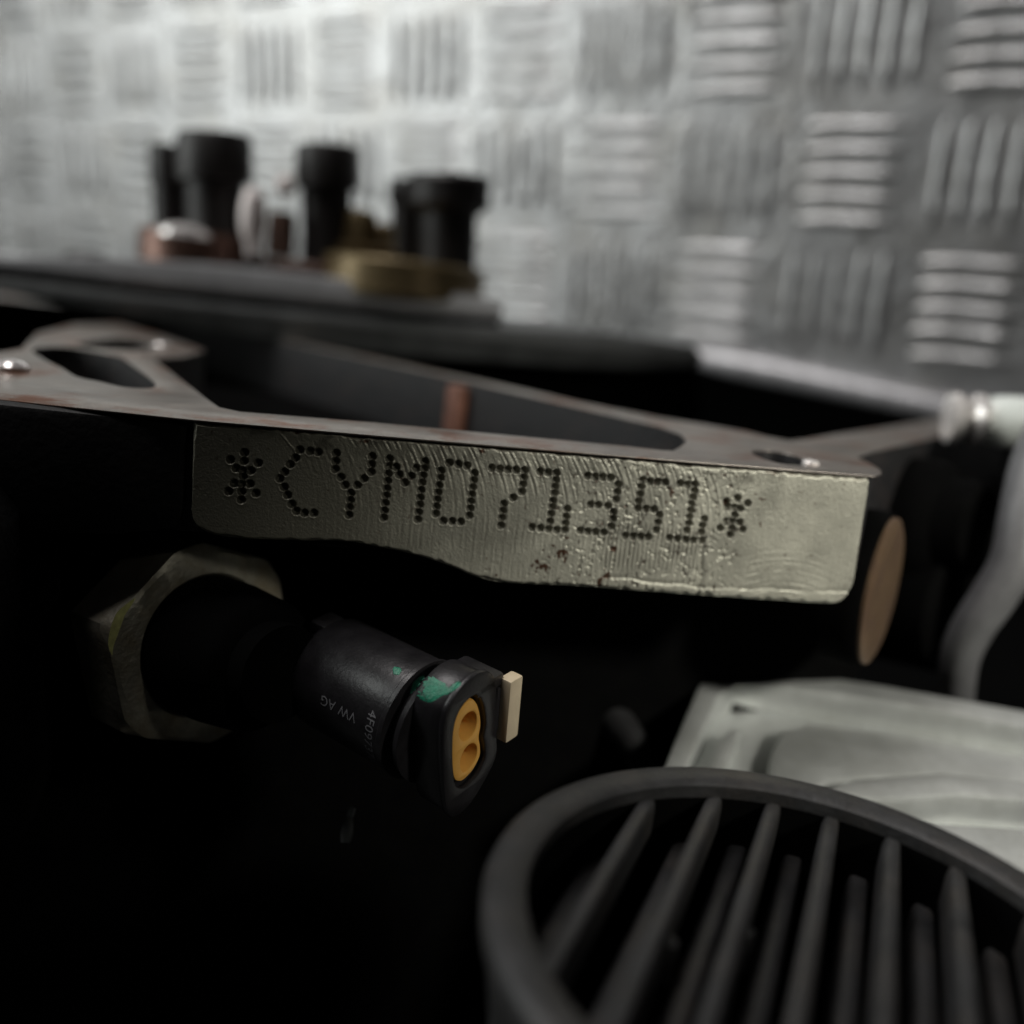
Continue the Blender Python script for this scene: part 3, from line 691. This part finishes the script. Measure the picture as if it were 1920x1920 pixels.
def fin(off, top, hgt, th, bump_at=None):
    w_ = math.sqrt(max(.01, (Ri * 1.01) ** 2 - off ** 2))
    bm = bmesh.new(); n = 24; prof_ = [(-th * .52, -hgt), (-th * .5, -.10), (-th * .42, -.025), (-th * .25, 0), (th * .25, 0), (th * .42, -.025), (th * .5, -.10), (th * .52, -hgt)]
    V = []
    for i_ in range(n + 1):
        t = -1 + 2 * i_ / n
        V.append([bm.verts.new(GC + fs_ * (off + a) + fd * (t * w_) + up * (top + b_)) for a, b_ in prof_])
    for i_ in range(n):
        for j_ in range(len(prof_) - 1): bm.faces.new((V[i_][j_], V[i_ + 1][j_], V[i_ + 1][j_ + 1], V[i_][j_ + 1]))
    bmesh.ops.recalc_face_normals(bm, faces=bm.faces); me = bpy.data.meshes.new('fin'); bm.to_mesh(me); bm.free()
    for p_ in me.polygons: p_.use_smooth = True
    return link('fin', me, M['grille'], gr)
def off_at(x, y, top):
    q_ = on_plane(x, y, GC + up * top, up) - GC; return q_.dot(fs_)
tp = -.15
for (x, y) in ((1125, 1650), (1258, 1680), (1395, 1690), (1532, 1700), (1670, 1710), (1805, 1720), (1945, 1735)): fin(off_at(x, y, tp), tp, .34, .15)
tp2 = -.6
for (x, y) in ((1085, 1660), (1215, 1720), (1330, 1735), (1455, 1745), (1600, 1760), (1735, 1770), (1870, 1790)): fin(off_at(x, y, tp2), tp2, .34, .19)
for (x, y, tz) in ((1252, 1764, tp - .16), (1396, 1744, tp - .16), (1436, 1824, tp2 - .1)):
    q_ = on_plane(x, y, GC + up * tz, up)
    lathe('boss', [(.085, -.3), (.075, .0), (.04, .03), (0, .035)], q_, up, M['grille'], gr, 20)

# ------------------------------------------------------------------ cast aluminium bracket
ba = at(1340, 1258, 14.2); bb = at(1940, 1353, 13.6); bc = at(1248, 1450, 11.9)
BU = (bb - ba).normalized(); BV = bc - ba; BV = (BV - BU * BU.dot(BV)).normalized(); BN = BU.cross(BV)
bs = 1 if BN.dot(CAM - ba) > 0 else -1
brk = thing('aluminium_bracket', 'pale grey cast aluminium bracket with a raised rim, behind the finned housing', 'bracket', ba)
def brp(x, y):
    q_ = on_plane(x, y, ba, BN) - ba; return q_.dot(BU), q_.dot(BV)
def bplate(name, loops, back, front, bev, m=M['alloy'], sm=3):
    a, b_ = (back, front) if bs > 0 else (-front, -back)
    return plate(name, [[brp(*p_) for p_ in l_] for l_ in loops], (ba, BU, BV, BN), a, b_, m, brk, bevel=bev)
bplate('floor', [[(1225, 1500), (1265, 1405), (1312, 1295), (1345, 1262), (1430, 1258), (1650, 1292), (2100, 1372), (2100, 1800), (1500, 1760)]], -1.4, -.38, .03)
bplate('rim', [[(1222, 1500), (1262, 1400), (1310, 1290), (1332, 1266), (1360, 1256), (1430, 1256), (1650, 1290), (2100, 1370), (2100, 1402), (1660, 1322), (1440, 1290), (1380, 1290), (1350, 1305), (1330, 1345), (1300, 1405), (1265, 1500)]], -.62, .05, .035)
bplate('inner_rib', [[(1318, 1450), (1350, 1370), (1372, 1352), (1392, 1356), (1372, 1400), (1352, 1455)]], -.62, -.1, .07)
bplate('raised_web', [[(1440, 1480), (1448, 1400), (1470, 1352), (1520, 1340), (1660, 1356), (2100, 1436), (2100, 1466), (1760, 1436), (1560, 1446), (1470, 1500)]], -.62, -.12, .08)
bplate('lower_rib', [[(1520, 1500), (1600, 1468), (1760, 1456), (2100, 1490), (2100, 1526), (1800, 1500), (1640, 1508)]], -.62, .08, .07)
bplate('bottom_rib', [[(1600, 1560), (1700, 1536), (2100, 1560), (2100, 1650), (1700, 1620)]], -.62, .0, .08)

# ------------------------------------------------------------------ things at the right edge and in the dark
ca = camdir(.97, .08, .1)
cap = thing('pale_cap', 'pale mint white rounded plastic cap with a silver collar at the right edge', 'sensor', at(1840, 790, 16))  # a pale plastic cap beside its silver collar
k16 = 16 / F
lathe('dome', [(0, -.42), (.2, -.40), (.33, -.3), (.40, -.12), (.42, .1), (.42, 1.6), (0, 1.6)], at(1878, 790, 16), ca, M['white'], cap)
lathe('collar', [(.3, -.25), (.40, -.22), (.42, -.1), (.36, .0), (.34, .12), (.41, .2), (.41, .3), (.3, .34)], at(1803, 785, 16), ca, M['zinc'], cap)
hs = thing('grey_hose', 'blurred grey rubber hose bending down at the right edge', 'hose', at(1900, 1040, 14))
tube('tube_body', [at(x, y, 14 + dz) for x, y, dz in ((1990, 760, .6), (1945, 860, .3), (1920, 960, 0), (1902, 1050, -.1), (1862, 1120, 0), (1822, 1180, .2), (1798, 1240, .5), (1790, 1330, 1))], [.33, .33, .32, .30, .28, .26], M['hose'], hs)
hz = thing('black_thermostat_housing', 'black lumpy casting between the coppery core plug and the grey hose', 'housing', at(1780, 1040, 14.5))
ha = camdir(.6, .1, .7)
lathe('neck', [(1.0, -2), (1.0, -.2), (.9, .0), (.75, .1), (.7, .5), (.62, .56), (0, .5)], at(1775, 985, 15), ha, M['matte'], hz)
lathe('lower_neck', [(.9, -2), (.9, .1), (.8, .2), (.5, .22), (0, .22)], at(1770, 1150, 15), ha, M['matte'], hz)
cl = thing('small_clip', 'small dim grey clip hanging in the dark below the connector', 'clip', at(652, 1545, 10.8))
tube('strip', [at(662, 1512, 10.8), at(657, 1530, 10.8), at(652, 1550, 10.75), at(648, 1580, 10.7)], [.03, .045, .035, .06, .07, .05], M['alloy'], cl)
pg = thing('dim_peg', 'dim dark grey peg leaning in the shadow left of the aluminium bracket', 'peg', at(1155, 1350, 14))
tube('shaft', [at(1128, 1310, 14), at(1150, 1345, 13.8), at(1190, 1400, 13.4), at(1230, 1470, 13)], [.24, .26, .22, .2], M['dim'], pg)
